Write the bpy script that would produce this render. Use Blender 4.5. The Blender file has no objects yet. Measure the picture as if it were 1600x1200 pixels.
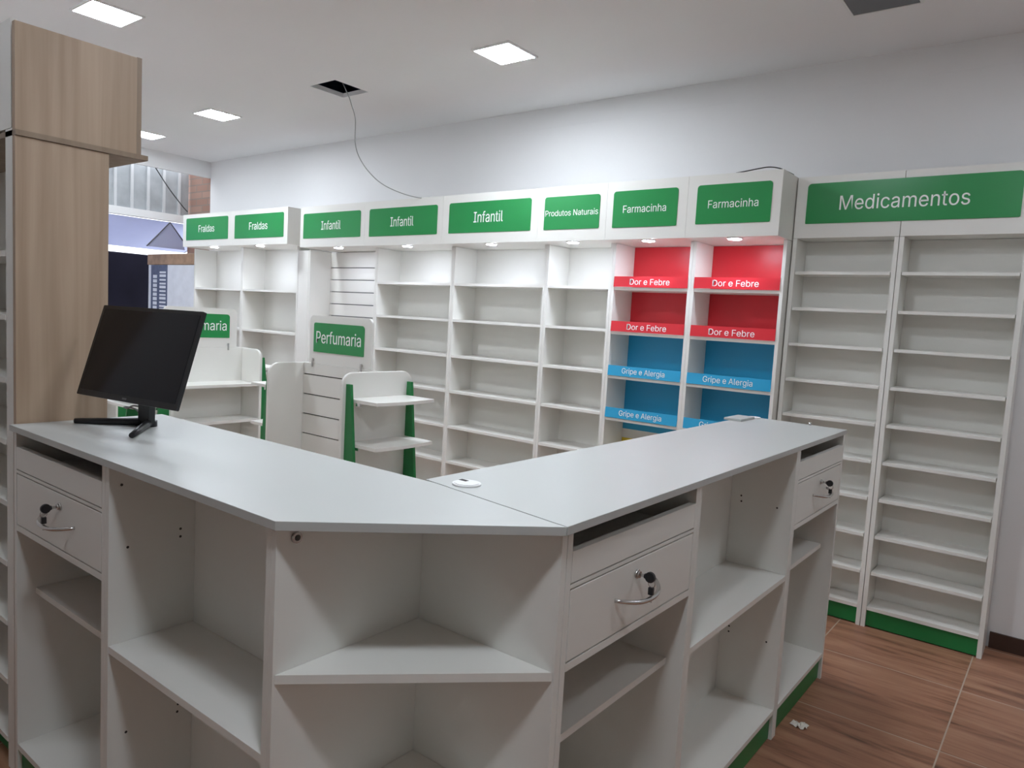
import bpy, bmesh, math
from mathutils import Vector, Matrix

# ---------------------------------------------------------------- camera, world, exposure
scene = bpy.context.scene
COL = scene.collection
YAW, PITCH, ROLL, FPX = -0.659139675, -0.0891308392, 0.0567604736, 1140.56257
fw = Vector((math.sin(YAW) * math.cos(PITCH), math.cos(YAW) * math.cos(PITCH), math.sin(PITCH)))
r0 = Vector((math.cos(YAW), -math.sin(YAW), 0.0))
u0 = r0.cross(fw)
rt = r0 * math.cos(ROLL) + u0 * math.sin(ROLL)
up = u0 * math.cos(ROLL) - r0 * math.sin(ROLL)
cam_data = bpy.data.cameras.new('camera')
cam_data.sensor_fit = 'HORIZONTAL'
cam_data.sensor_width = 36.0
cam_data.lens = 36.0 * FPX / 1600.0
cam_data.clip_start = 0.02
cam = bpy.data.objects.new('camera', cam_data)
COL.objects.link(cam)
m = Matrix((rt, up, -fw)).transposed().to_4x4()
m.translation = Vector((0, 0, 1.5))
cam.matrix_world = m
scene.camera = cam

world = bpy.data.worlds.new('daylight')
scene.world = world
world.use_nodes = True
bg = world.node_tree.nodes['Background']
bg.inputs['Color'].default_value = (0.86, 0.92, 1.0, 1)
bg.inputs['Strength'].default_value = 0.66

LAMP_W = 26.0        # emission strength of the ceiling panels
SPOT_W = 40.0        # emission strength of the header spotlights

vs = scene.view_settings
scene.display_settings.display_device = 'sRGB'
vs.view_transform = 'Standard'
vs.look = 'None'
vs.gamma = 1.0
vs.use_curve_mapping = False
vs.exposure = 2.22
scene.cycles.use_denoising = True
scene.cycles.max_bounces = 10
scene.cycles.diffuse_bounces = 6
scene.cycles.sample_clamp_indirect = 6.0

# ---------------------------------------------------------------- materials
def mat(name, color, rough=0.5, metal=0.0, spec=0.5, vary=0.03, vscale=3.0, bump=0.0, bscale=200.0):
    """principled material whose colour wanders slightly with a noise texture"""
    M = bpy.data.materials.new(name)
    M.use_nodes = True
    nt = M.node_tree
    b = nt.nodes['Principled BSDF']
    b.inputs['Roughness'].default_value = rough
    b.inputs['Metallic'].default_value = metal
    b.inputs['Specular IOR Level'].default_value = spec
    tc = nt.nodes.new('ShaderNodeTexCoord')
    nz = nt.nodes.new('ShaderNodeTexNoise')
    nz.inputs['Scale'].default_value = vscale
    nz.inputs['Detail'].default_value = 4
    nt.links.new(tc.outputs['Object'], nz.inputs['Vector'])
    rp = nt.nodes.new('ShaderNodeValToRGB')
    c = color
    rp.color_ramp.elements[0].position = 0.3
    rp.color_ramp.elements[1].position = 0.7
    rp.color_ramp.elements[0].color = tuple(max(0, v * (1 - vary)) for v in c) + (1,)
    rp.color_ramp.elements[1].color = tuple(min(1, v * (1 + vary)) for v in c) + (1,)
    nt.links.new(nz.outputs['Fac'], rp.inputs['Fac'])
    nt.links.new(rp.outputs['Color'], b.inputs['Base Color'])
    if bump:
        n2 = nt.nodes.new('ShaderNodeTexNoise')
        n2.inputs['Scale'].default_value = bscale
        nt.links.new(tc.outputs['Object'], n2.inputs['Vector'])
        bp = nt.nodes.new('ShaderNodeBump')
        bp.inputs['Strength'].default_value = bump
        bp.inputs['Distance'].default_value = 0.002
        nt.links.new(n2.outputs['Fac'], bp.inputs['Height'])
        nt.links.new(bp.outputs['Normal'], b.inputs['Normal'])
    return M

def emit(name, color, strength):
    M = bpy.data.materials.new(name)
    M.use_nodes = True
    nt = M.node_tree
    nt.nodes.remove(nt.nodes['Principled BSDF'])
    e = nt.nodes.new('ShaderNodeEmission')
    e.inputs['Color'].default_value = color + (1,)
    e.inputs['Strength'].default_value = strength
    nt.links.new(e.outputs[0], nt.nodes['Material Output'].inputs[0])
    return M

WHITE = mat('white_laminate', (0.785, 0.775, 0.735), 0.38, vary=0.015, vscale=2.0, bump=0.04, bscale=400)
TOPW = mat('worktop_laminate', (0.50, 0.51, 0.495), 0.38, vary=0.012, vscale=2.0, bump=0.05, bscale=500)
WALLM = mat('white_wall_paint', (0.84, 0.84, 0.845), 0.85, spec=0.2, vary=0.02, vscale=0.8, bump=0.15, bscale=60)
REARM = mat('bounce_cut_grey', (0.55, 0.54, 0.51), 0.85, spec=0.2, vary=0.03)  # unseen walls toned down to cut the bounce onto the counter fronts
CEILM = mat('ceiling_plaster', (0.87, 0.87, 0.88), 0.9, spec=0.1, vary=0.02, vscale=0.6, bump=0.1, bscale=40)
GREEN = mat('green_sign_vinyl', (0.014, 0.26, 0.066), 0.28, vary=0.03)
GREENP = mat('green_painted_board', (0.012, 0.19, 0.05), 0.4, vary=0.05)
RED = mat('red_laminate', (0.62, 0.022, 0.035), 0.35, vary=0.03)
BLUE = mat('blue_laminate', (0.025, 0.35, 0.62), 0.35, vary=0.03)
YELLOW = mat('yellow_laminate', (0.72, 0.52, 0.03), 0.4, vary=0.03)
LETTER = mat('white_lettering', (0.9, 0.92, 0.9), 0.4, vary=0.01)
BLACKP = mat('black_plastic', (0.012, 0.012, 0.014), 0.35, vary=0.1)
SCREEN = mat('dark_screen', (0.007, 0.007, 0.010), 0.16, spec=0.3, vary=0.1)
SEAM = mat('dark_gap', (0.05, 0.045, 0.04), 0.8, vary=0.1)
CHROME = mat('chrome', (0.62, 0.61, 0.60), 0.22, metal=1.0, vary=0.02)
STEEL = mat('galvanised_steel', (0.42, 0.44, 0.455), 0.5, metal=0.3, vary=0.12, vscale=6)
ZINC = mat('pale_zinc', (0.62, 0.63, 0.64), 0.5, metal=0.2, vary=0.05)
GREYD = mat('unlit_diffuser', (0.13, 0.13, 0.14), 0.4, vary=0.03)
FRAME = mat('lamp_frame_white', (0.82, 0.82, 0.82), 0.4, vary=0.01)
CABLEG = mat('grey_cable', (0.35, 0.35, 0.34), 0.5, vary=0.05)
CABLEB = mat('black_cable', (0.03, 0.03, 0.03), 0.5, vary=0.05)
VOIDM = mat('ceiling_void_dark', (0.10, 0.13, 0.21), 0.9, vary=0.4, vscale=8)
BROWN = mat('dark_brown_skirting', (0.055, 0.028, 0.02), 0.35, vary=0.15, vscale=6)
CARD = mat('brown_cardboard', (0.36, 0.23, 0.15), 0.75, vary=0.18, vscale=14, bump=0.3, bscale=30)
PAPER = mat('white_paper', (0.8, 0.76, 0.7), 0.8, vary=0.05)
AWN = mat('pale_awning_fabric', (0.62, 0.64, 0.76), 0.7, vary=0.05, vscale=3)
_n = AWN.node_tree      # thin cloth lets daylight through
_t = _n.nodes.new('ShaderNodeBsdfTranslucent')
_t.inputs['Color'].default_value = (0.60, 0.62, 0.76, 1)
_x = _n.nodes.new('ShaderNodeMixShader')
_x.inputs[0].default_value = 0.5
_n.links.new(_n.nodes['Principled BSDF'].outputs[0], _x.inputs[1])
_n.links.new(_t.outputs[0], _x.inputs[2])
_n.links.new(_x.outputs[0], _n.nodes['Material Output'].inputs[0])
DARKV = mat('black_cladding', (0.010, 0.009, 0.016), 0.9, spec=0.1, vary=0.3, vscale=2)
INDIGO = mat('indigo_print', (0.10, 0.12, 0.20), 0.6, vary=0.15, vscale=20)
WRAP = mat('white_wrap', (0.72, 0.74, 0.80), 0.35, vary=0.06, vscale=9, bump=0.4, bscale=25)
PAVE = mat('street_paving', (0.45, 0.44, 0.42), 0.85, vary=0.15, vscale=4)
LAMP = emit('lamp_diffuser_glow', (0.87, 0.945, 1.03), LAMP_W)
LAMP2 = emit('dimmer_lamp_glow', (0.87, 0.945, 1.03), LAMP_W * 0.82)
LAMP3 = emit('dimmest_lamp_glow', (0.87, 0.945, 1.03), LAMP_W * 0.47)
LAMP4 = emit('faint_lamp_glow', (0.87, 0.945, 1.03), LAMP_W * 0.22)
SPOT = emit('spotlight_glow', (0.84, 0.91, 1.06), SPOT_W)

def wood_mat(name='light_oak_veneer', k=1.0):
    M = bpy.data.materials.new(name)
    M.use_nodes = True
    nt = M.node_tree
    b = nt.nodes['Principled BSDF']
    b.inputs['Roughness'].default_value = 0.5
    tc = nt.nodes.new('ShaderNodeTexCoord')
    mp = nt.nodes.new('ShaderNodeMapping')
    mp.inputs['Scale'].default_value = (14, 14, 0.55)
    nt.links.new(tc.outputs['Object'], mp.inputs['Vector'])
    nz = nt.nodes.new('ShaderNodeTexNoise')
    nz.inputs['Scale'].default_value = 1.6
    nz.inputs['Detail'].default_value = 7
    nz.inputs['Distortion'].default_value = 0.4
    nt.links.new(mp.outputs[0], nz.inputs['Vector'])
    rp = nt.nodes.new('ShaderNodeValToRGB')
    e = rp.color_ramp.elements
    e[0].position, e[0].color = 0.3, (0.35 * k, 0.245 * k, 0.165 * k, 1)
    e[1].position, e[1].color = 0.72, (0.50 * k, 0.375 * k, 0.27 * k, 1)
    nt.links.new(nz.outputs['Fac'], rp.inputs['Fac'])
    nt.links.new(rp.outputs['Color'], b.inputs['Base Color'])
    return M
WOOD = wood_mat()
WOOD_DARK = wood_mat('darker_oak_veneer', 0.66)  # same oak grain in a darker tone, for fascia board and ledge

def floor_mat():
    """60 cm wood-look porcelain tiles, grain along x, pale grout"""
    M = bpy.data.materials.new('wood_look_tiles')
    M.use_nodes = True
    nt = M.node_tree
    L = nt.links
    b = nt.nodes['Principled BSDF']
    b.inputs['Roughness'].default_value = 0.42
    tc = nt.nodes.new('ShaderNodeTexCoord')
    off = nt.nodes.new('ShaderNodeMapping')
    off.inputs['Location'].default_value = (0.27, -3.657 + 0.61 * 8, 0)
    L.new(tc.outputs['Object'], off.inputs['Vector'])
    br = nt.nodes.new('ShaderNodeTexBrick')
    br.offset = 0.0
    br.squash = 1.0
    br.inputs['Scale'].default_value = 1.0
    br.inputs['Brick Width'].default_value = 0.607
    br.inputs['Row Height'].default_value = 0.61
    br.inputs['Mortar Size'].default_value = 0.003
    br.inputs['Mortar Smooth'].default_value = 0.2
    br.inputs['Color1'].default_value = (0, 0, 0, 1)
    br.inputs['Color2'].default_value = (1, 1, 1, 1)
    br.inputs['Mortar'].default_value = (0.5, 0.5, 0.5, 1)
    L.new(off.outputs[0], br.inputs['Vector'])
    st = nt.nodes.new('ShaderNodeMapping')
    st.inputs['Scale'].default_value = (0.9, 7.5, 1)
    L.new(tc.outputs['Object'], st.inputs['Vector'])
    addv = nt.nodes.new('ShaderNodeVectorMath')
    addv.operation = 'MULTIPLY_ADD'
    L.new(br.outputs['Color'], addv.inputs[0])
    addv.inputs[1].default_value = (7.0, 3.0, 5.0)
    L.new(st.outputs[0], addv.inputs[2])
    nz = nt.nodes.new('ShaderNodeTexNoise')
    nz.inputs['Scale'].default_value = 2.0
    nz.inputs['Detail'].default_value = 8
    nz.inputs['Roughness'].default_value = 0.62
    nz.inputs['Distortion'].default_value = 0.6
    L.new(addv.outputs[0], nz.inputs['Vector'])
    rp = nt.nodes.new('ShaderNodeValToRGB')
    e = rp.color_ramp.elements
    e[0].position, e[0].color = 0.28, (0.10, 0.042, 0.025, 1)
    e[1].position, e[1].color = 0.72, (0.44, 0.245, 0.15, 1)
    k = e.new(0.48)
    k.color = (0.33, 0.155, 0.092, 1)
    L.new(nz.outputs['Fac'], rp.inputs['Fac'])
    mx = nt.nodes.new('ShaderNodeMix')
    mx.data_type = 'RGBA'
    L.new(br.outputs['Fac'], mx.inputs['Factor'])
    L.new(rp.outputs['Color'], mx.inputs['A'])
    mx.inputs['B'].default_value = (0.46, 0.37, 0.29, 1)
    L.new(mx.outputs['Result'], b.inputs['Base Color'])
    return M
FLOORM = floor_mat()

def brick_mat():
    M = bpy.data.materials.new('raw_brick')
    M.use_nodes = True
    nt = M.node_tree
    b = nt.nodes['Principled BSDF']
    b.inputs['Roughness'].default_value = 0.9
    tc = nt.nodes.new('ShaderNodeTexCoord')
    mp = nt.nodes.new('ShaderNodeMapping')
    mp.inputs['Rotation'].default_value = (math.pi / 2, 0, 0)
    nt.links.new(tc.outputs['Object'], mp.inputs['Vector'])
    br = nt.nodes.new('ShaderNodeTexBrick')
    br.inputs['Scale'].default_value = 1.0
    br.inputs['Brick Width'].default_value = 0.24
    br.inputs['Row Height'].default_value = 0.075
    br.inputs['Mortar Size'].default_value = 0.008
    br.inputs['Color1'].default_value = (0.30, 0.17, 0.13, 1)
    br.inputs['Color2'].default_value = (0.38, 0.24, 0.19, 1)
    br.inputs['Mortar'].default_value = (0.26, 0.20, 0.17, 1)
    nt.links.new(mp.outputs[0], br.inputs['Vector'])
    nt.links.new(br.outputs['Color'], b.inputs['Base Color'])
    return M
BRICK = brick_mat()

# ---------------------------------------------------------------- mesh helpers
class MB:
    """collects shapes into ONE mesh object"""
    def __init__(s):
        s.bm = bmesh.new()
        s.mats = []
    def mi(s, m):
        if m not in s.mats:
            s.mats.append(m)
        return s.mats.index(m)
    def box(s, x0, x1, y0, y1, z0, z1, m, bev=0.0):
        x0, x1 = sorted((x0, x1)); y0, y1 = sorted((y0, y1)); z0, z1 = sorted((z0, z1))
        v = [s.bm.verts.new(p) for p in ((x0, y0, z0), (x1, y0, z0), (x1, y1, z0), (x0, y1, z0),
                                         (x0, y0, z1), (x1, y0, z1), (x1, y1, z1), (x0, y1, z1))]
        fs = [s.bm.faces.new([v[i] for i in q]) for q in
              ((3, 2, 1, 0), (4, 5, 6, 7), (0, 1, 5, 4), (1, 2, 6, 5), (2, 3, 7, 6), (3, 0, 4, 7))]
        k = s.mi(m)
        for f in fs:
            f.material_index = k
        if bev:
            es = list({e for f in fs for e in f.edges})
            r = bmesh.ops.bevel(s.bm, geom=es, offset=bev, segments=2, affect='EDGES', profile=0.5)
            for f in r['faces']:
                f.material_index = k
        return s
    def prism(s, pts, a0, a1, m, axis='z', bev=0.0):
        """polygon pts extruded along axis: z -> (x,y), y -> (x,z), x -> (y,z)"""
        def P(p, a):
            if axis == 'z': return (p[0], p[1], a)
            if axis == 'y': return (p[0], a, p[1])
            return (a, p[0], p[1])
        A = [s.bm.verts.new(P(p, a0)) for p in pts]
        B = [s.bm.verts.new(P(p, a1)) for p in pts]
        n = len(pts)
        k = s.mi(m)
        fs = [s.bm.faces.new(A[::-1]), s.bm.faces.new(B)]
        for i in range(n):
            fs.append(s.bm.faces.new((A[i], A[(i + 1) % n], B[(i + 1) % n], B[i])))
        for f in fs:
            f.material_index = k
        bmesh.ops.recalc_face_normals(s.bm, faces=fs)
        if bev:
            es = list(set(fs[0].edges) | set(fs[1].edges))
            r = bmesh.ops.bevel(s.bm, geom=es, offset=bev, segments=2, affect='EDGES', profile=0.5)
            for f in r['faces']:
                f.material_index = k
        return s
    def tube(s, pts, r, m, seg=10, cap=True):
        pts = [Vector(p) for p in pts]
        k = s.mi(m)
        rings = []
        prev = None
        for i, p in enumerate(pts):
            a = pts[max(i - 1, 0)]
            b = pts[min(i + 1, len(pts) - 1)]
            d = (b - a).normalized()
            if prev is None:
                n = d.orthogonal().normalized()
            else:
                n = (prev - d * prev.dot(d)).normalized()
            prev = n
            q = d.cross(n)
            rr = r[i] if isinstance(r, (list, tuple)) else r
            rings.append([s.bm.verts.new(p + (n * math.cos(2 * math.pi * j / seg) + q * math.sin(2 * math.pi * j / seg)) * rr) for j in range(seg)])
        for i in range(len(rings) - 1):
            for j in range(seg):
                f = s.bm.faces.new((rings[i][j], rings[i][(j + 1) % seg], rings[i + 1][(j + 1) % seg], rings[i + 1][j]))
                f.material_index = k
                f.smooth = True
        if cap:
            s.bm.faces.new(rings[0][::-1]).material_index = k
            s.bm.faces.new(rings[-1]).material_index = k
        return s
    def disc(s, c, axis, r, h, m, seg=24):
        """solid cylinder from c along axis for length h"""
        a = Vector(axis).normalized()
        c = Vector(c)
        return s.tube([c, c + a * h], r, m, seg)
    def build(s, name, parent=None, loc=None, kind=None, label=None):
        bmesh.ops.recalc_face_normals(s.bm, faces=s.bm.faces[:])
        me = bpy.data.meshes.new(name)
        s.bm.to_mesh(me)
        s.bm.free()
        for mm in s.mats:
            me.materials.append(mm)
        o = bpy.data.objects.new(name, me)
        COL.objects.link(o)
        if parent is not None:
            o.parent = parent
        if loc is not None:
            o.location = loc
        if kind:
            o['kind'] = kind
        if label:
            o['label'] = label
        return o

def thing(name, label, cat, loc=(0, 0, 0), rz=0.0, group=None):
    o = bpy.data.objects.new(name, None)
    o.empty_display_size = 0.1
    COL.objects.link(o)
    o.location = loc
    o.rotation_euler = (0, 0, rz)
    tag(o, label, cat, group)
    return o

def tag(o, label, cat, group=None):
    o['label'] = label
    o['category'] = cat
    if group:
        o['group'] = group
    return o

def copy_tree(o, parent=None):
    c = o.copy()
    COL.objects.link(c)
    if parent is not None:
        c.parent = parent
    for ch in list(o.children):
        copy_tree(ch, c)
    return c

def box_obj(name, dims, m, parent=None, bev=0.0, kind=None, label=None):
    return MB().box(*dims, m, bev).build(name, parent, kind=kind, label=label)

def rounded(x0, x1, z0, z1, r, corners=('tl', 'tr', 'bl', 'br'), n=6):
    """counter-clockwise outline with rounded corners in (x,z)"""
    pts = []
    def arc(cx, cz, a0, key, px, pz):
        rr = r if isinstance(r, (int, float)) else r.get(key, 0)
        if key in corners and rr > 0:
            ccx = cx + (rr if px < 0 else -rr)
            ccz = cz + (rr if pz < 0 else -rr)
            for i in range(n + 1):
                a = a0 + (math.pi / 2) * i / n
                pts.append((ccx + rr * math.cos(a), ccz + rr * math.sin(a)))
        else:
            pts.append((cx, cz))
    arc(x0, z0, math.pi, 'bl', -1, -1)
    arc(x1, z0, 1.5 * math.pi, 'br', 1, -1)
    arc(x1, z1, 0, 'tr', 1, 1)
    arc(x0, z1, 0.5 * math.pi, 'tl', -1, 1)
    return pts

FONT = None      # Blender's own bundled grotesque; its built-in face is the fallback
try:
    import os
    _p = os.path.join(bpy.utils.resource_path('LOCAL'), 'datafiles', 'fonts', 'Inter.woff2')
    if os.path.exists(_p):
        FONT = bpy.data.fonts.load(_p)
except Exception:
    FONT = None

def lettering(text, width, height, parent, m=LETTER, thick=0.0012, name='lettering'):
    """text fitted to width x height (m), standing in the local xz plane facing -y, centred on its origin"""
    cu = bpy.data.curves.new('text', 'FONT')
    if FONT is not None:
        cu.font = FONT
    cu.body = text
    cu.align_x = 'CENTER'
    cu.align_y = 'CENTER'
    cu.extrude = 0.0
    cu.resolution_u = 4
    tmp = bpy.data.objects.new('tmp_text', cu)
    COL.objects.link(tmp)
    dg = bpy.context.evaluated_depsgraph_get()
    dg.update()
    me = bpy.data.meshes.new_from_object(tmp.evaluated_get(dg))
    bpy.data.objects.remove(tmp)
    bpy.data.curves.remove(cu)
    xs = [v.co.x for v in me.vertices]
    ys = [v.co.y for v in me.vertices]
    cx, cy = (min(xs) + max(xs)) / 2, (min(ys) + max(ys)) / 2
    sx = width / (max(xs) - min(xs))
    sy = height / (max(ys) - min(ys))
    bm = bmesh.new()
    bm.from_mesh(me)
    for v in bm.verts:
        v.co = Vector(((v.co.x - cx) * sx, 0.0, (v.co.y - cy) * sy))
    r = bmesh.ops.extrude_face_region(bm, geom=bm.faces[:])
    for g in r['geom']:
        if isinstance(g, bmesh.types.BMVert):
            g.co.y -= thick
    bmesh.ops.recalc_face_normals(bm, faces=bm.faces[:])
    bm.to_mesh(me)
    bm.free()
    me.materials.clear()
    me.materials.append(m)
    me.name = name
    o = bpy.data.objects.new(name, me)
    COL.objects.link(o)
    o.parent = parent
    return o

# ---------------------------------------------------------------- the room
WY = 4.307          # back wall plane
CZ = 3.0            # ceiling
FX = -7.63          # shop front plane
def struct(name, mb):
    return mb.build(name, kind='structure')

struct('floor', MB().box(FX, 1.7, -1.9, WY, -0.05, 0.0, FLOORM))
struct('wall_back', MB().box(FX, 1.7, WY, WY + 0.15, 0, CZ, WALLM))
struct('wall_right', MB().box(1.7, 1.85, -1.9, WY, 0, CZ, REARM))
struct('wall_front', MB().box(-3.6, 1.7, -2.05, -1.9, 0, CZ, REARM))
struct('wall_light_block', MB().box(-3.75, -3.6, -2.05, 0.75, 0, CZ, WALLM).box(FX, -3.6, 0.75, 0.80, 0, CZ, WALLM))  # unseen partition added to keep light low in the staff area
struct('wall_street', MB().box(FX - 0.03, FX, 0.8, WY, 2.83, CZ, WALLM).box(FX - 0.15, FX, 0.8, 1.3, 0, 2.83, WALLM))
struct('wall_outer', MB().box(-8.10, FX, WY, WY + 0.15, 0, 3.0, BRICK))
# ceiling with one square hole cut for a missing lamp
HX0, HX1, HY0, HY1 = -4.327, -4.055, 3.145, 3.432
cb = MB()
xs = [FX, HX0, HX1, 1.7]
ys = [-1.9, HY0, HY1, WY]
for i in range(3):
    for j in range(3):
        if (i, j) != (1, 1):
            cb.box(xs[i], xs[i + 1], ys[j], ys[j + 1], CZ, CZ + 0.03, CEILM)
struct('ceiling', cb)
vb = MB()
t = 0.01
vb.box(HX0 - 0.3, HX1 + 0.3, HY0 - 0.3, HY1 + 0.3, 3.30, 3.31, VOIDM)
vb.box(HX0 - 0.31, HX0 - 0.3, HY0 - 0.3, HY1 + 0.3, 3.03, 3.31, VOIDM)
vb.box(HX1 + 0.3, HX1 + 0.31, HY0 - 0.3, HY1 + 0.3, 3.03, 3.31, VOIDM)
vb.box(HX0 - 0.3, HX1 + 0.3, HY0 - 0.31, HY0 - 0.3, 3.03, 3.31, VOIDM)
vb.box(HX0 - 0.3, HX1 + 0.3, HY1 + 0.3, HY1 + 0.31, 3.03, 3.31, VOIDM)
vb.box(HX0 - 0.2, HX1 + 0.25, HY0 + 0.10, HY0 + 0.13, 3.12, 3.15, STEEL)
struct('trim_1', vb)
struct('trim_2', MB().box(-3.6, 1.7, WY - 0.0015, WY, 2.858, 2.862, WALLM))
struct('baseboard_back', MB().box(-0.225, 1.7, WY - 0.012, WY, 0, 0.08, BROWN))
struct('baseboard_right', MB().box(1.688, 1.7, -1.9, WY - 0.012, 0, 0.08, BROWN))

# ---------------------------------------------------------------- ceiling lamps
def lamp(x, y, label, lit=True, s=0.272, glow=None):
    o = thing('ceiling_light', label, 'ceiling light', (x, y, CZ), group='square ceiling panels')
    h = s / 2
    fr = MB()
    w = 0.012
    for a in ((-h, h, -h, -h + w), (-h, h, h - w, h), (-h, -h + w, -h + w, h - w), (h - w, h, -h + w, h - w)):
        fr.box(*a, -0.010, -0.0005, FRAME)
    fr.build('frame', o)
    box_obj('diffuser', (-h + w, h - w, -h + w, h - w, -0.007, -0.001), (glow or LAMP) if lit else GREYD, o)
    return o
lamp(-2.748, 3.306, 'lit square ceiling panel above the Infantil shelves, biggest one in the middle of the ceiling')
lamp(-4.262, 1.805, 'lit square ceiling panel right above the overhead wooden box')
lamp(-5.66, 3.24, 'lit square ceiling panel left of the open ceiling hole', glow=LAMP2)
lamp(-6.99, 3.30, 'lit square ceiling panel half hidden behind the overhead wooden box', glow=LAMP3)
lamp(-0.853, 3.575, 'unlit grey square ceiling panel above the Medicamentos shelves', lit=False, s=0.30)
lamp(-0.30, 0.35, 'lit square ceiling panel over the staff side of the counter')
lamp(-3.0, 0.15, 'lit square ceiling panel in front of the tall white cabinet', glow=LAMP4)
lamp(-1.36, 1.80, 'lit square ceiling panel over the inner side of the right counter wing', glow=LAMP2)
lamp(0.55, 3.10, 'unseen square fill panel added over the aisle in front of the bare wall', glow=LAMP3)  # fill light added out of view to lift the upper right of the room

# grey cable from the hole down to the top of the headers
def P(px, py, y):
    """point of the room at depth y seen through photograph pixel (px, py)"""
    d = rt * (px - 800) - up * (py - 600) + fw * FPX
    return Vector((0, 0, 1.5)) + d * (y / d.y)
def smooth(pts, n=8):
    out = []
    for i in range(len(pts) - 1):
        p0 = pts[max(i - 1, 0)]; p1 = pts[i]; p2 = pts[i + 1]; p3 = pts[min(i + 2, len(pts) - 1)]
        for k in range(n):
            t = k / n
            out.append(0.5 * ((2 * p1) + (p2 - p0) * t + (2 * p0 - 5 * p1 + 4 * p2 - p3) * t * t + (3 * p1 - p0 - 3 * p2 + p3) * t ** 3))
    out.append(pts[-1])
    return out
hole_pts = [Vector((-4.20, 3.27, 3.14)), Vector((-4.165, 3.30, 3.0)), Vector((-4.14, 3.34, 2.88)), Vector((-4.15, 3.42, 2.74)),
            Vector((-4.22, 3.52, 2.60)), Vector((-4.24, 3.60, 2.53)), Vector((-4.22, 3.72, 2.45)), Vector((-4.16, 3.83, 2.405)),
            Vector((-4.08, 3.93, 2.375)), Vector((-3.98, 4.0, 2.362))]
CABLE_PX = [(543, 146, 3.295), (549, 163, 3.31), (555, 186, 3.34), (555, 222, 3.40), (561, 245, 3.46), (576, 268, 3.54), (598, 288, 3.64), (628, 302, 3.76), (655, 309, 3.86)]
cpts = [Vector((-4.20, 3.27, 3.12))] + [P(*q) for q in CABLE_PX]
e = cpts[-1].copy(); e.x += 0.06; e.y += 0.05; e.z = 2.355
tag(MB().tube(smooth(cpts + [e]), 0.0035, CABLEG, 8).build('cable'), 'thin grey cable hanging from the square ceiling hole down to the headers', 'cable')

# ---------------------------------------------------------------- wall shelving
YF = 4.03           # front edge of the deep units
YB = 4.285
HF = 3.87           # front of the protruding headers
T = 0.019
def sign_on(parent, x0, x1, z0, z1, y, text, tw, th, tz=None, rad=0.018):
    MB().prism(rounded(x0, x1, z0, z1, {'tl': rad, 'tr': rad, 'bl': 0.004, 'br': 0.008}), y - 0.003, y - 0.0002, GREEN, 'y').build('sign_plate', parent)
    l = lettering(text, tw, th, parent)
    l.location = ((x0 + x1) / 2, y - 0.003, tz if tz is not None else (z0 + z1) / 2)
    return l

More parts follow.
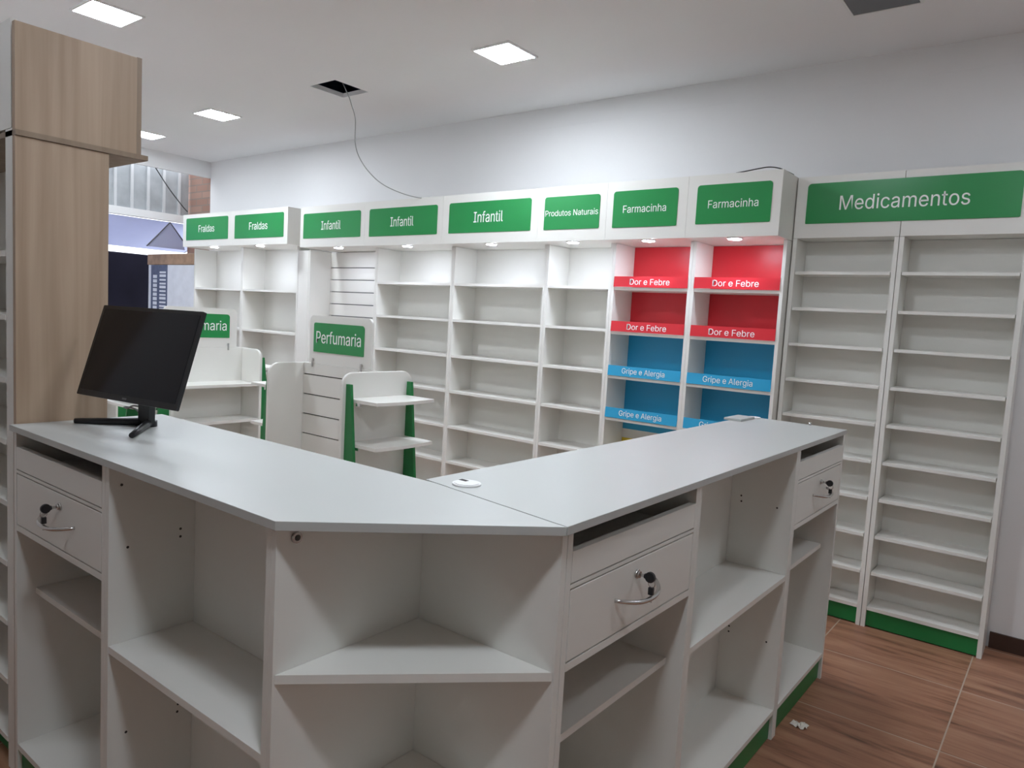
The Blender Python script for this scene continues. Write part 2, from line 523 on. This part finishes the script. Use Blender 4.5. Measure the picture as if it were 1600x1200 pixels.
GAP = 0.0012
def deep_unit(label, x0, x1, shelves, hdr, sign, text, tw, th, zs, spot_x, slat=False, style=None, htop=2.348, hbot=2.008, yb=YB):
    """tall white unit with projecting header; local origin at its left front foot"""
    o = thing('shelving_unit', label, 'shelving unit', (x0, YF, 0), group='white wall shelving units')
    W = x1 - x0 - GAP
    D = yb - YF
    ht = hbot - 0.002
    for a in (0, W - T):
        box_obj('side_panel', (a, a + T, 0, D, 0, ht), WHITE, o)
    bp = MB()
    if style == 'pharma':
        bp.box(T, W - T, D - 0.012, D, 0.13, ht, WHITE)
        bp.build('back_panel', o)
        box_obj('red_back_panel', (T + 0.001, W - T - 0.001, D - 0.016, D - 0.0125, 1.462, ht - 0.001), RED, o, label='red upper back panel')
        box_obj('blue_back_panel', (T + 0.001, W - T - 0.001, D - 0.016, D - 0.0125, 0.818, 1.461), BLUE, o, label='blue middle back panel')
        box_obj('yellow_back_panel', (T + 0.001, W - T - 0.001, D - 0.016, D - 0.0125, 0.30, 0.757), YELLOW, o, label='yellow lower back panel')
    elif slat:
        z = 0.13
        tops = [1.868, 1.760, 1.652, 1.544, 1.436, 1.328, 1.220, 1.112, 1.004, 0.896, 0.788, 0.68]
        edges = [ht] + tops + [0.13]
        for i in range(len(edges) - 1):
            bp.box(T, W - T, D - 0.03, D - 0.008, edges[i + 1] + 0.004, edges[i] - 0.004, WHITE)
        bp.box(T, W - T, D - 0.008, D, 0.13, ht, GREYD)
        bp.build('slat_panel', o)
    else:
        bp.box(T, W - T, D - 0.012, D, 0.13, ht, WHITE).build('back_panel', o)
    if not slat:
        for z in shelves:
            box_obj('shelf', (T + 0.0008, W - T - 0.0008, 0.003, D - 0.0165, z - 0.018, z), WHITE, o)
    box_obj('base_shelf', (T + 0.0008, W - T - 0.0008, 0.001, D - 0.013, 0.10, 0.118), WHITE, o)
    box_obj('plinth', (T + 0.0008, W - T - 0.0008, 0.03, 0.045, 0.0, 0.099), GREENP, o)
    # header
    hx0, hx1 = hdr[0] - x0 + GAP / 2, hdr[1] - x0 - GAP / 2
    hy = HF - YF
    h = MB()
    h.box(hx0, hx1, hy, hy + 0.018, hbot, htop, WHITE)
    h.box(hx0, hx1, hy + 0.018, D, hbot, hbot + 0.018, WHITE)
    for a in (hx0, hx1 - 0.018):
        h.box(a, a + 0.018, hy + 0.018, D, hbot + 0.018, htop, WHITE)
    hd = h.build('header', o)
    sign_on(hd, sign[0] - x0, sign[1] - x0, zs[0], zs[1], hy, text, tw, th)
    sp = MB()
    n = 24
    sp.disc((spot_x - x0, 3.925 - YF, hbot - 0.006), (0, 0, 1), 0.042, 0.0055, FRAME)
    s_ = sp.build('spotlight', o)
    MB().disc((spot_x - x0, 3.925 - YF, hbot - 0.009), (0, 0, 1), 0.034, 0.0028, SPOT).build('lens', s_)
    if style == 'pharma':
        for z, txt, mm in ((1.737, 'Dor e Febre', RED), (1.459, 'Dor e Febre', RED), (1.180, 'Gripe e Alergia', BLUE), (0.913, 'Gripe e Alergia', BLUE)):
            st = MB().prism([(-0.006, z), (-0.002, z), (0.002, z + 0.064), (-0.002, z + 0.064)], T + 0.001, W - T - 0.001, mm, 'x').build('price_strip', o, label=('red' if mm is RED else 'blue') + ' strip reading ' + txt)
            l = lettering(txt, (0.265 if mm is RED else 0.29) * (W / 0.53), 0.036 if mm is RED else 0.044, st)
            l.location = (W / 2, -0.0045, z + 0.031)
    return o

SH = [1.738, 1.470, 1.203, 0.936, 0.668, 0.400]
SF = [1.640, 1.252, 0.862, 0.472]
SP = [1.735, 1.457, 1.178, 0.911, 0.668, 0.40]
deep_unit('white shelving unit under the leftmost green Fraldas sign', -7.43, -6.535, SF, (-7.365, -6.468), (-7.298, -6.526), 'Fraldas', 0.29, 0.068, (2.106, 2.323), -6.86, hbot=2.042, htop=2.362)
deep_unit('white shelving unit under the second Fraldas sign from the left', -6.535, -5.627, SF, (-6.468, -5.577), (-6.41, -5.633), 'Fraldas', 0.29, 0.068, (2.104, 2.320), -6.07, hbot=2.042, htop=2.362)
o = thing('filler_panel', 'narrow plain white panel between the Fraldas and Infantil shelving', 'panel', (-5.625, YF, 0))
box_obj('panel', (0, 0.148, 0, 0.018, 0, 2.0), WHITE, o)
deep_unit('white slat wall unit without shelves under the leftmost Infantil sign', -5.475, -4.582, [], (-5.392, -4.558), (-5.347, -4.607), 'Infantil', 0.25, 0.074, (2.080, 2.288), -4.94, slat=True)
deep_unit('white shelving unit under the middle Infantil sign', -4.582, -3.737, SH, (-4.558, -3.712), (-4.502, -3.765), 'Infantil', 0.25, 0.074, (2.078, 2.289), -4.12)
deep_unit('wide white shelving unit under the rightmost Infantil sign', -3.737, -2.888, SH, (-3.712, -2.862), (-3.649, -2.919), 'Infantil', 0.26, 0.076, (2.080, 2.291), -3.29)
deep_unit('narrow white shelving unit under the green Produtos Naturais sign', -2.888, -2.377, SH, (-2.862, -2.350), (-2.812, -2.398), 'Produtos Naturais', 0.395, 0.038, (2.080, 2.286), -2.615)
deep_unit('shelving unit with red and blue back under the left Farmacinha sign', -2.377, -1.841, SP, (-2.350, -1.827), (-2.304, -1.885), 'Farmacinha', 0.28, 0.045, (2.078, 2.292), -2.082, style='pharma')
deep_unit('shelving unit with red and blue back under the right Farmacinha sign', -1.841, -1.305, SP, (-1.827, -1.305), (-1.770, -1.354), 'Farmacinha', 0.28, 0.045, (2.081, 2.293), -1.558, style='pharma')

YM = 4.10
def med_unit(label, x0, x1):
    o = thing('shelving_unit', label, 'shelving unit', (x0, YM, 0), group='white wall shelving units')
    W = x1 - x0 - GAP
    D = 0.185
    for a in (0, W - 0.021):
        box_obj('side_panel', (a, a + 0.021, 0, D, 0, 2.019), WHITE, o)
    box_obj('back_panel', (0.0215, W - 0.0215, D - 0.01, D, 0.09, 2.019), WHITE, o)
    for k in range(9):
        z = 1.843 - 0.1935 * k
        box_obj('shelf', (0.0255, W - 0.0255, 0.002, D - 0.011, z - 0.016, z), WHITE, o)
    box_obj('base_shelf', (0.022, W - 0.022, 0.001, D - 0.011, 0.092, 0.110), WHITE, o)
    box_obj('plinth', (0.022, W - 0.022, 0.012, 0.028, 0.006, 0.091), GREENP, o)
    h = MB()
    h.box(0, W, 0, 0.018, 2.021, 2.345, WHITE)
    h.box(0, W, 0.018, D, 2.021, 2.039, WHITE)
    h.box(0, 0.018, 0.018, D, 2.039, 2.345, WHITE)
    h.box(W - 0.018, W, 0.018, D, 2.039, 2.345, WHITE)
    h.build('header', o)
    return o
med_unit('white ten shelf unit beside the Farmacinha shelving, under the left half of the Medicamentos sign', -1.299, -0.778)
med_unit('rightmost white ten shelf unit, next to the bare wall', -0.776, -0.235)
o = thing('sign', 'large green sign reading Medicamentos across two shelving headers', 'sign', (-0.765, YM, 2.2))
MB().prism(rounded(-0.478, 0.480, -0.104, 0.107, {'tl': 0.02, 'tr': 0.02, 'bl': 0.004, 'br': 0.008}), -0.004, -0.0005, GREEN, 'y').build('sign_plate', o)
l = lettering('Medicamentos', 0.585, 0.076, o)
l.location = (-0.018, -0.004, 0.0)

def wire(name, label, pxs, r, m):
    return tag(MB().tube(smooth([P(*q) for q in pxs]), r, m, 6).build(name), label, 'cable')
wire('wire', 'thin dark wire arching over the right end of the Farmacinha header',
     [(1150, 270.5, 3.88), (1168, 267, 3.875), (1185, 263.5, 3.87), (1202, 261, 3.87), (1218, 263, 3.88), (1230, 268, 3.95), (1240, 273, 4.05)], 0.003, CABLEB)
wire('wire', 'thin wire lying on the header above the Produtos Naturais sign',
     [(805, 299.5, 3.90), (822, 297.5, 3.885), (840, 296, 3.88), (862, 293.5, 3.89)], 0.003, CABLEG)

# ---------------------------------------------------------------- gondolas
def gondola(label, loc, rz, slat, group='low display gondolas'):
    o = thing('display_gondola', label, 'display gondola', loc, rz, group)
    L, Dp, H = 0.60, 0.228, 1.2
    for sx in (-1, 1):
        pts = rounded(-Dp, Dp, 0.03, H, {'tl': 0.065, 'tr': 0.065, 'bl': 0, 'br': 0}, n=8)
        x = sx * (L / 2)
        MB().prism(pts, x - 0.009, x + 0.009, WHITE, 'x', bev=0.004).build('end_panel', o)
    if slat:
        sp = MB()
        eds = [1.2] + [1.138 - 0.1085 * k for k in range(10)] + [0.09]
        for side in (-1, 1):
            for i in range(len(eds) - 1):
                sp.box(-L / 2 + 0.010, L / 2 - 0.010, side * 0.004, side * 0.012, eds[i + 1] + (0.003 if i < len(eds) - 2 else 0), eds[i] - (0.003 if i else 0), WHITE)
        sp.box(-L / 2 + 0.010, L / 2 - 0.010, -0.004, 0.004, 0.09, 1.198, SEAM)
        sp.build('slat_panel', o)
    else:
        box_obj('centre_panel', (-L / 2 + 0.010, L / 2 - 0.010, -0.012, 0.012, 0.09, 1.2), WHITE, o)
        for z in (0.975, 0.74, 0.505, 0.27):
            for side in (-1, 1):
                box_obj('shelf', (-L / 2 + 0.010, L / 2 - 0.010, side * 0.0125, side * 0.222, z - 0.018, z), WHITE, o)
    box_obj('base', (-L / 2 + 0.012, L / 2 - 0.012, -0.215, 0.215, 0.0, 0.088), GREENP, o)
    # sign board clipped on top
    sb = MB().prism(rounded(-0.25, 0.25, 1.202, 1.458, {'tl': 0.03, 'tr': 0.03, 'bl': 0, 'br': 0}), -0.007, 0.007, WHITE, 'y').build('sign_board', o)
    MB().prism(rounded(-0.212, 0.196, 1.264, 1.42, {'tl': 0.012, 'tr': 0.02, 'bl': 0.003, 'br': 0.003}), -0.010, -0.0072, GREEN, 'y').build('sign_plate', sb)
    l = lettering('Perfumaria', 0.362, 0.066, sb)
    l.location = (-0.008, -0.010, 1.345)
    for x in (-0.212, 0.185):
        MB().box(x - 0.005, x + 0.005, -0.018, -0.0125, 1.182, 1.228, CHROME).box(x - 0.005, x + 0.005, -0.0125, -0.0072, 1.212, 1.226, CHROME).build('clip', o)
    # end caps: two tapered green uprights and curved shelves on each end
    def gw(z):
        return 0.030 + (1.145 - z) * 0.105
    for sx in (-1, 1):
        xf = sx * (L / 2 + 0.0095)
        for y in (-0.198, 0.198):
            MB().prism([(xf, 0.02), (xf + sx * gw(0.02), 0.02), (xf + sx * gw(1.145), 1.145), (xf, 1.145)], y - 0.008, y + 0.008, GREENP, 'y').build('upright', o)
        for z in (1.075, 0.862, 0.650, 0.437, 0.224):
            w = 0.05
            front = [(0.202 + 0.016 * math.cos(math.pi / 2 * (-1 + 2 * k / 10)), 0.188 * (1 - 2 * k / 10)) for k in range(11)]
            pts = [(0.0005, 0.188)] + front + [(0.0005, -0.188)]
            pts = [(xf + sx * p[0], p[1]) for p in pts]
            MB().prism(pts, z - 0.016, z, WHITE, 'z').box(xf + sx * (w + 0.002), xf + sx * (w + 0.03), -0.187, -0.175, z - 0.03, z - 0.0165, CHROME).build('end_shelf', o)
    return o
gondola('white slat wall gondola under the full Perfumaria sign board, green uprights on its ends', (-3.05, 2.457, 0), 0, True)
gondola('white shelf gondola behind the monitor, its sign partly covered by the screen', (-4.527, 2.51, 0), math.pi / 2, False)
gondola('white gondola almost hidden behind the monitor and the wooden panel', (-6.15, 2.30, 0), math.pi / 2, False)

# ---------------------------------------------------------------- counter
ZT = 1.106
ZC = 1.087           # top of the carcasses
ZB = 0.118           # bottom board
wt = MB().prism([(-2.466, 0.778), (-1.133, 0.778), (-0.749, 1.164), (-1.167, 1.232), (-2.466, 1.232)], ZC + 0.0005, ZT, TOPW, 'z', bev=0.0012)
tag(wt.build('worktop'), 'white worktop with a cut corner carrying the black monitor', 'worktop')
wt = thing('worktop', 'long white worktop running towards the Medicamentos shelves', 'worktop', (0, 0, 0))
MB().prism([(-0.7485, 1.1675), (-0.762, 3.352), (-1.206, 3.385), (-1.206, 1.2415), (-1.160, 1.2345)], ZC + 0.0005, ZT, TOPW, 'z', bev=0.0012).build('top_board', wt)
g = MB()
g.disc((-1.108, 1.278, ZT), (0, 0, 1), 0.034, 0.004, FRAME, 28)
g.disc((-1.108, 1.278, ZT + 0.004), (0, 0, 1), 0.029, 0.0015, FRAME, 28)
g.box(-1.137, -1.115, 1.282, 1.294, ZT + 0.0045, ZT + 0.006, SEAM)
g.build('cable_grommet', wt)
MB().disc((-1.168, 3.352, ZT), (0, 0, 1), 0.030, 0.004, FRAME, 28).build('cable_grommet', wt)
MB().disc((-0.915, 3.345, ZT), (0, 0, 1), 0.006, 0.012, CHROME, 12).build('screw', wt)

def drawer_unit(label, loc, rz, W, D=0.43, lock_x=0.0, group='counter drawer cabinets'):
    """local: x along the front (0..W), y depth from the front, front faces -y"""
    o = thing('drawer_cabinet', label, 'cabinet', loc, rz, group)
    t = 0.0185
    for a in (0, W - t):
        box_obj('side_panel', (a, a + t, 0, D, 0, ZC), WHITE, o)
    i0, i1 = t + 0.0006, W - t - 0.0006
    box_obj('back_panel', (i0, i1, D - 0.016, D, 0.10, ZC), WHITE, o)
    box_obj('base_board', (i0, i1, 0.001, D - 0.0165, ZB - 0.018, ZB), WHITE, o)
    box_obj('plinth', (i0, i1, 0.012, 0.027, 0.004, ZB - 0.019), GREENP, o)
    box_obj('shelf', (i0, i1, 0.05, D - 0.0165, 0.582, 0.600), WHITE, o)
    box_obj('fascia', (i0 + 0.001, i1 - 0.001, 0.0, 0.017, 0.9755, 1.041), WHITE, o)
    box_obj('tray', (i0 + 0.012, i1 - 0.012, 0.0175, D - 0.06, 0.975, 0.985), WHITE, o)
    box_obj('rail', (i0, i1, 0.0, 0.05, 0.9638, 0.9720), WHITE, o)
    box_obj('rail', (i0, i1, 0.0, 0.40, 0.7885, 0.8055), WHITE, o)
    d = MB()
    d.box(i0 + 0.003, i1 - 0.003, 0.0, 0.017, 0.8090, 0.9602, WHITE, 0.0008)
    d.box(i0 + 0.012, i0 + 0.026, 0.0172, 0.36, 0.815, 0.94, WHITE)
    d.box(i1 - 0.026, i1 - 0.012, 0.0172, 0.36, 0.815, 0.94, WHITE)
    d.box(i0 + 0.026, i1 - 0.026, 0.0172, 0.36, 0.815, 0.82, WHITE)
    dr = d.build('drawer', o)
    cx = W / 2
    hp = []
    for k in range(17):
        u = -1 + 2 * k / 16
        hp.append((cx + lock_x + u * 0.098, -0.040 * (1 - abs(u) ** 2.6) - 0.001, 0.888 - 0.010 * (1 - u * u)))
    MB().tube(hp, [0.0045 + 0.0015 * (1 - abs(-1 + 2 * k / 16)) for k in range(17)], CHROME, 10).build('handle', dr, label='curved chrome handle')
    lk = MB().disc((cx + lock_x, -0.0005, 0.926), (0, -1, 0), 0.0105, 0.004, CHROME, 20).disc((cx + lock_x, -0.0045, 0.926), (0, -1, 0), 0.008, 0.005, CHROME, 20)
    lk.build('lock', dr, label='round chrome lock')
    return o

def keys(label, loc, rz):
    """key with a round black head stuck in the lock, a second key hanging from its ring"""
    o = thing('key', label, 'key', loc, rz, 'keys left in the drawer locks')
    MB().box(-0.0015, 0.0015, -0.012, -0.0005, -0.0035, 0.0035, CHROME).build('blade', o)
    h = MB()
    h.disc((0, -0.0115, 0), (0, -1, 0), 0.006, 0.003, BLACKP, 14)
    pts = [(0.0125 * math.cos(2 * math.pi * k / 20), 0.0125 * math.sin(2 * math.pi * k / 20)) for k in range(20)]
    h.prism([(-0.0255 + p[0], p[1]) for p in pts], -0.0045, 0.0045, BLACKP, 'x', bev=0.0012)
    h.build('key_head', o)
    ring = [(0.0, -0.030 + 0.0085 * math.sin(a), -0.014 + 0.0085 * math.cos(a)) for a in [2 * math.pi * k / 16 for k in range(17)]]
    MB().tube(ring, 0.0011, CHROME, 6).build('key_ring', o)
    MB().box(-0.0045, 0.0045, -0.036, -0.024, -0.040, -0.0225, BLACKP, 0.001).box(-0.001, 0.001, -0.033, -0.027, -0.058, -0.0402, CHROME).build('spare_key', o)
    return o

def dots(mb, pts, r, axis):
    for p in pts:
        mb.disc(p, axis, r, 0.0006, SEAM, 10)

def open_unit(label, loc, rz, W, D=0.405, DB=0.222, shelf=0.630, t0=0.0185, t1=0.0185, holes=()):
    o = thing('open_cabinet', label, 'cabinet', loc, rz, 'counter open cabinets')
    a = MB().box(0, t0, 0, D, 0, ZC, WHITE)
    dots(a, [(t0, p[0], p[1]) for p in holes if p[2] == 0], 0.0035, (1, 0, 0))
    a.build('side_panel', o)
    a = MB().box(W - t1, W, 0, D, 0, ZC, WHITE)
    dots(a, [(W - t1, p[0], p[1]) for p in holes if p[2] == 1], 0.0035, (-1, 0, 0))
    a.build('side_panel', o)
    i0, i1 = t0 + 0.0006, W - t1 - 0.0006
    box_obj('back_panel', (i0, i1, DB, DB + 0.015, 0.10, ZC), WHITE, o)
    box_obj('base_board', (i0, i1, 0.001, DB - 0.0005, ZB - 0.018, ZB), WHITE, o)
    box_obj('plinth', (i0, i1, 0.012, 0.027, 0.004, ZB - 0.019), GREENP, o)
    box_obj('shelf', (i0, i1, 0.001, DB - 0.0005, shelf - 0.018, shelf), WHITE, o)
    return o

YL = 0.790
XR = -0.765
R90 = math.pi / 2
drawer_unit('drawer cabinet at the left end of the counter, under the monitor', (-2.466, YL, 0), 0, 0.608, lock_x=0.03)
open_unit('open cabinet with one shelf between the left drawers and the cut corner', (-1.857, YL, 0), 0, 0.696, t1=0.0155,
          holes=((0.03, 1.036, 0), (0.046, 0.874, 0), (0.182, 0.895, 0), (0.182, 0.874, 0), (0.046, 0.386, 0), (0.183, 0.407, 0), (0.181, 0.386, 0)))
# right wing: local x runs along +y, front faces +x
drawer_unit('drawer cabinet on the right wing right beside the cut corner', (XR, 1.1985, 0), R90, 0.631, lock_x=-0.012)
open_unit('open cabinet with one shelf between two drawer cabinets on the right wing', (XR, 1.830, 0), R90, 0.868, t1=0.023, shelf=0.628, DB=0.228,
          holes=((0.189, 0.888, 1), (0.187, 0.867, 1), (0.193, 0.379, 1), (0.193, 0.358, 1), (0.054, 0.868, 1), (0.049, 0.362, 1)))
drawer_unit('drawer cabinet at the far end of the right wing, near Medicamentos', (XR, 2.699, 0), R90, 0.636, lock_x=0.0)
keys('key in the lock of the left drawer under the monitor', (-2.466 + 0.304 + 0.03, YL - 0.0095, 0.926), 0)
keys('key in the lock of the drawer beside the cut corner', (XR + 0.0095, 1.1985 + 0.3155 - 0.012, 0.926), R90)
keys('key in the lock of the far right drawer', (XR + 0.0095, 2.699 + 0.318, 0.926), R90)

o = thing('corner_cabinet', 'triangular open cabinet at the cut corner of the counter', 'cabinet', (-1.146, 1.178, 0))
cp = MB().box(-0.0145, 0, -0.388, 0.0185, 0, ZC, WHITE)
cp.build('side_panel', o)
MB().box(0.0005, 0.381, 0, 0.0185, 0, ZC, WHITE).build('side_panel', o)
def tri(z0, z1, m, name, ins=0.002):
    return MB().prism([(0.001, -0.386 + ins), (0.379 - ins, -0.001), (0.001, -0.001)], z0, z1, m, 'z').build(name, o)
tri(0.783, 0.801, WHITE, 'shelf')
tri(0.462, 0.480, WHITE, 'shelf')
tri(ZB - 0.018, ZB, WHITE, 'base_board')
MB().prism([(0.001, -0.32), (0.001, -0.30), (0.29, -0.001), (0.31, -0.001)], 0.004, ZB - 0.019, GREENP, 'z').build('plinth', o)
MB().disc((0.0005, -0.345, 1.062), (1, 0, 0), 0.011, 0.006, CHROME, 18).disc((0.0065, -0.345, 1.062), (1, 0, 0), 0.006, 0.001, SEAM, 12).build('cam_screw', o)

# ---------------------------------------------------------------- tall cabinet with oak end
o = thing('tall_cabinet', 'tall white shelf cabinet with an oak side panel and overhead box', 'cabinet', (-2.49, 0.797, 0))
box_obj('side_panel', (-0.056, -0.002, 0.0, 0.24, 0, 1.966), WHITE, o)
box_obj('side_panel', (-0.90, -0.88, 0.0, 0.24, 0, 1.966), WHITE, o)
box_obj('back_panel', (-0.88, -0.057, 0.228, 0.24, 0.05, 1.966), WHITE, o)
for k in range(9):
    z = 1.6157 - 0.1898 * k
    if z > 0.05:
        box_obj('shelf', (-0.879, -0.0575, -0.002, 0.227, z - 0.016, z), WHITE, o)
box_obj('door', (-0.90, -0.012, 0.0, 0.018, 1.968, 2.275), WHITE, o)
box_obj('plinth', (-0.88, -0.057, 0.03, 0.045, 0.0, 0.075), GREENP, o)
box_obj('oak_side', (0.0, 0.02, 0.0, 0.257, 0.0, 1.944), WOOD, o, label='light oak side panel')
ob = MB().box(0.0, 0.02, 0.0, 0.341, 1.961, 2.262, WOOD)
ob.box(-0.90, 0.02, 0.3412, 0.356, 1.961, 2.264, WOOD_DARK)
ob.box(-0.90, -0.001, 0.02, 0.341, 2.24, 2.255, WOOD)
ob.build('overhead_box', o, label='oak overhead box')
box_obj('ledge', (-0.90, 0.026, 0.0, 0.376, 1.945, 1.9605), WOOD_DARK, o, label='oak ledge under the overhead box')

# ---------------------------------------------------------------- monitor
mon = thing('monitor', 'black computer monitor tilted back on the white worktop', 'monitor', (-2.245, 1.085, ZT))
yaw, tilt, w, h = 0.138, 0.299, 0.475, 0.2832
c = Vector((-2.156, 1.003, 1.3352)) - Vector((-2.245, 1.085, ZT))
rx = Vector((math.cos(yaw), math.sin(yaw), 0))
nf = Vector((math.sin(yaw), -math.cos(yaw), 0))
uz = Vector((0, 0, 1)) * math.cos(tilt) - nf * math.sin(tilt)
ff = rx.cross(uz)      # towards the viewer of the screen
R = Matrix((rx, -ff, uz)).transposed().to_4x4()
R.translation = c
hs = MB()
hs.prism(rounded(-w / 2, w / 2, -h / 2, h / 2, 0.004, n=3), 0.0, 0.009, BLACKP, 'y')
hs.prism(rounded(-w / 2 + 0.02, w / 2 - 0.02, -h / 2 + 0.012, h / 2 - 0.02, 0.004, n=3), 0.009, 0.022, BLACKP, 'y')
hs.prism(rounded(-0.16, 0.16, -0.10, 0.10, 0.02, n=4), 0.022, 0.042, BLACKP, 'y')
b1 = hs.build('housing', mon)
b1.matrix_local = R
MB().prism(rounded(-w / 2 + 0.011, w / 2 - 0.011, -h / 2 + 0.018, h / 2 - 0.011, 0.001, n=1), -0.0008, -0.0001, SCREEN, 'y').build('screen', mon).matrix_local = R
MB().prism(rounded(-0.010, 0.010, -h / 2 + 0.006, -h / 2 + 0.011, 0.001, n=1), -0.0008, -0.0001, GREYD, 'y').build('badge', mon).matrix_local = R
nk = MB()
a0 = Vector((0.0, -0.012, 0.008)); a1 = c + uz * (-0.05) - ff * 0.048
for (p, q, ww) in ((a0, a1, 0.027),):
    d = (q - p)
    s_ = rx * ww
    k = nf * -0.010
    v = [p - s_ - k, p + s_ - k, p + s_ + k, p - s_ + k]
    v2 = [x + d for x in v]
    vv = [nk.bm.verts.new(x) for x in v + v2]
    kk = nk.mi(BLACKP)
    for f in ((3, 2, 1, 0), (4, 5, 6, 7), (0, 1, 5, 4), (1, 2, 6, 5), (2, 3, 7, 6), (3, 0, 4, 7)):
        nk.bm.faces.new([vv[i] for i in f]).material_index = kk
nk.build('neck', mon)
ft = MB()
j = Vector((0.0, 0.0, 0.0135))
for tip in (Vector((-0.155, -0.155, 0.0085)), Vector((0.173, -0.135, 0.0085))):
    ft.tube([j, j.lerp(tip, 0.33), j.lerp(tip, 0.66), tip], [0.013, 0.0115, 0.010, 0.008], BLACKP, 10)
ft.disc((0, 0, 0.0), (0, 0, 1), 0.02, 0.018, BLACKP, 18)
ft.build('stand_foot', mon)
ctrl = [P(218, 657, 1.17), P(212, 650, 1.20), P(200, 655, 1.20), P(194, 646, 1.19), P(199, 638, 1.16), P(208, 634, 1.13), P(222, 636, 1.10)]
for q in ctrl:
    q.z = max(q.z, ZT + 0.004)
tag(MB().tube(smooth(ctrl), 0.003, CABLEB, 8).build('cable'), 'thin dark cable looping behind the monitor stand', 'cable')

bo = MB().box(-1.228, -1.15, 3.14, 3.31, ZT + 0.001, ZT + 0.010, TOPW)
tag(bo.build('thin_board'), 'thin white board lying on the far back corner of the right worktop', 'board')

# paper scrap on the floor
sc = MB()
import random
random.seed(4)
N = 7
gv = [[sc.bm.verts.new((-0.03 + 0.06 * i / N + random.uniform(-.004, .004), -0.02 + 0.04 * j_ / N + random.uniform(-.004, .004), random.uniform(0.001, 0.016))) for j_ in range(N + 1)] for i in range(N + 1)]
kk = sc.mi(PAPER)
for i in range(N):
    for j_ in range(N):
        if abs(i - 3) + abs(j_ - 3) < 6:
            sc.bm.faces.new((gv[i][j_], gv[i + 1][j_], gv[i + 1][j_ + 1], gv[i][j_ + 1])).material_index = kk
so = sc.build('paper_scrap', loc=(-0.715, 2.85, 0.0))
tag(so, 'crumpled white paper scrap on the floor by the counter', 'paper')

# ---------------------------------------------------------------- street side
struct('trim_3', MB().box(-16, FX, -4, 9, -0.06, -0.01, PAVE))
sh = thing('roller_shutter', 'ribbed metal shutter above the shop entrance', 'shutter', (-8.06, 0, 0))
s = MB()
y = 1.3
while y < 4.28:
    s.box(-0.01, 0.0, y, min(y + 0.142, 4.29), 2.436, 2.99, STEEL)
    if y + 0.17 < 4.29:
        s.box(-0.004, 0.022, y + 0.142, y + 0.17, 2.436, 2.99, ZINC)
    y += 0.17
s.build('curtain', sh)
box_obj('beam', (-0.05, 0.03, 1.3, 4.29, 2.355, 2.434), FRAME, sh, label='pale beam under the shutter')
aw = thing('awning', 'pale sloping fabric awning outside the shop entrance', 'awning', (-8.12, 0, 0))
MB().prism([(-0.0, 2.352), (-0.9, 2.10), (-0.9, 2.09), (0.0, 2.342)], 1.3, 4.75, AWN, 'y').build('canopy', aw)
MB().tube([(-0.05, 4.76, 2.34), (-0.9, 4.76, 2.10)], 0.012, GREYD, 8).build('arm', aw)
ga = thing('fabric_flap', 'small pointed fabric flap hanging under the awning outside', 'awning', (-8.085, 0, 0))
MB().prism([(3.84, 2.06), (4.27, 2.06), (4.24, 2.18), (4.094, 2.345)], -0.004, 0.004, AWN, 'x').build('cloth', ga)
MB().tube([(0.010, 3.84, 2.06), (0.010, 4.094, 2.345), (0.010, 4.27, 2.13)], 0.007, GREYD, 8).build('frame', ga)
tag(MB().tube(smooth([P(243, 262, 3.72), P(263, 293, 3.80), P(285, 322, 3.95), P(293, 331, 4.0)]), 0.0055, CABLEB, 8).build('cable'), 'dark wire slanting across the ribbed shutter', 'cable')
bk = MB().box(-9.6, -9.2, 1.2, 4.72, 0, 2.03, DARKV, 0.02)
tag(bk.build('black_hoarding'), 'tall black hoarding standing outside the shop entrance', 'hoarding')
pk = thing('panel_stack', 'tall wrapped white panels with a brown cardboard cap by the entrance', 'package', (-8.05, 4.09, 0))
MB().box(-0.50, 0.505, 0.0, 0.19, 0.0, 1.88, WRAP, 0.004).build('wrapped_panels', pk)
MB().box(-0.515, 0.515, -0.008, 0.198, 1.8805, 2.0, CARD, 0.008).build('cardboard_cap', pk)
pr = MB().box(-0.43, -0.06, -0.0035, -0.0008, 1.2, 1.878, INDIGO)
for zz in range(14):
    pr.box(-0.23, -0.09, -0.005, -0.0036, 1.24 + zz * 0.042, 1.24 + zz * 0.042 + (0.02 if zz % 3 else 0.028), WRAP)
for zz in range(9):
    pr.box(-0.38, -0.29, -0.005, -0.0036, 1.33 + zz * 0.05, 1.33 + zz * 0.05 + 0.036, WRAP)
pr.build('printed_panel', pk, label='dark blue printed panel')
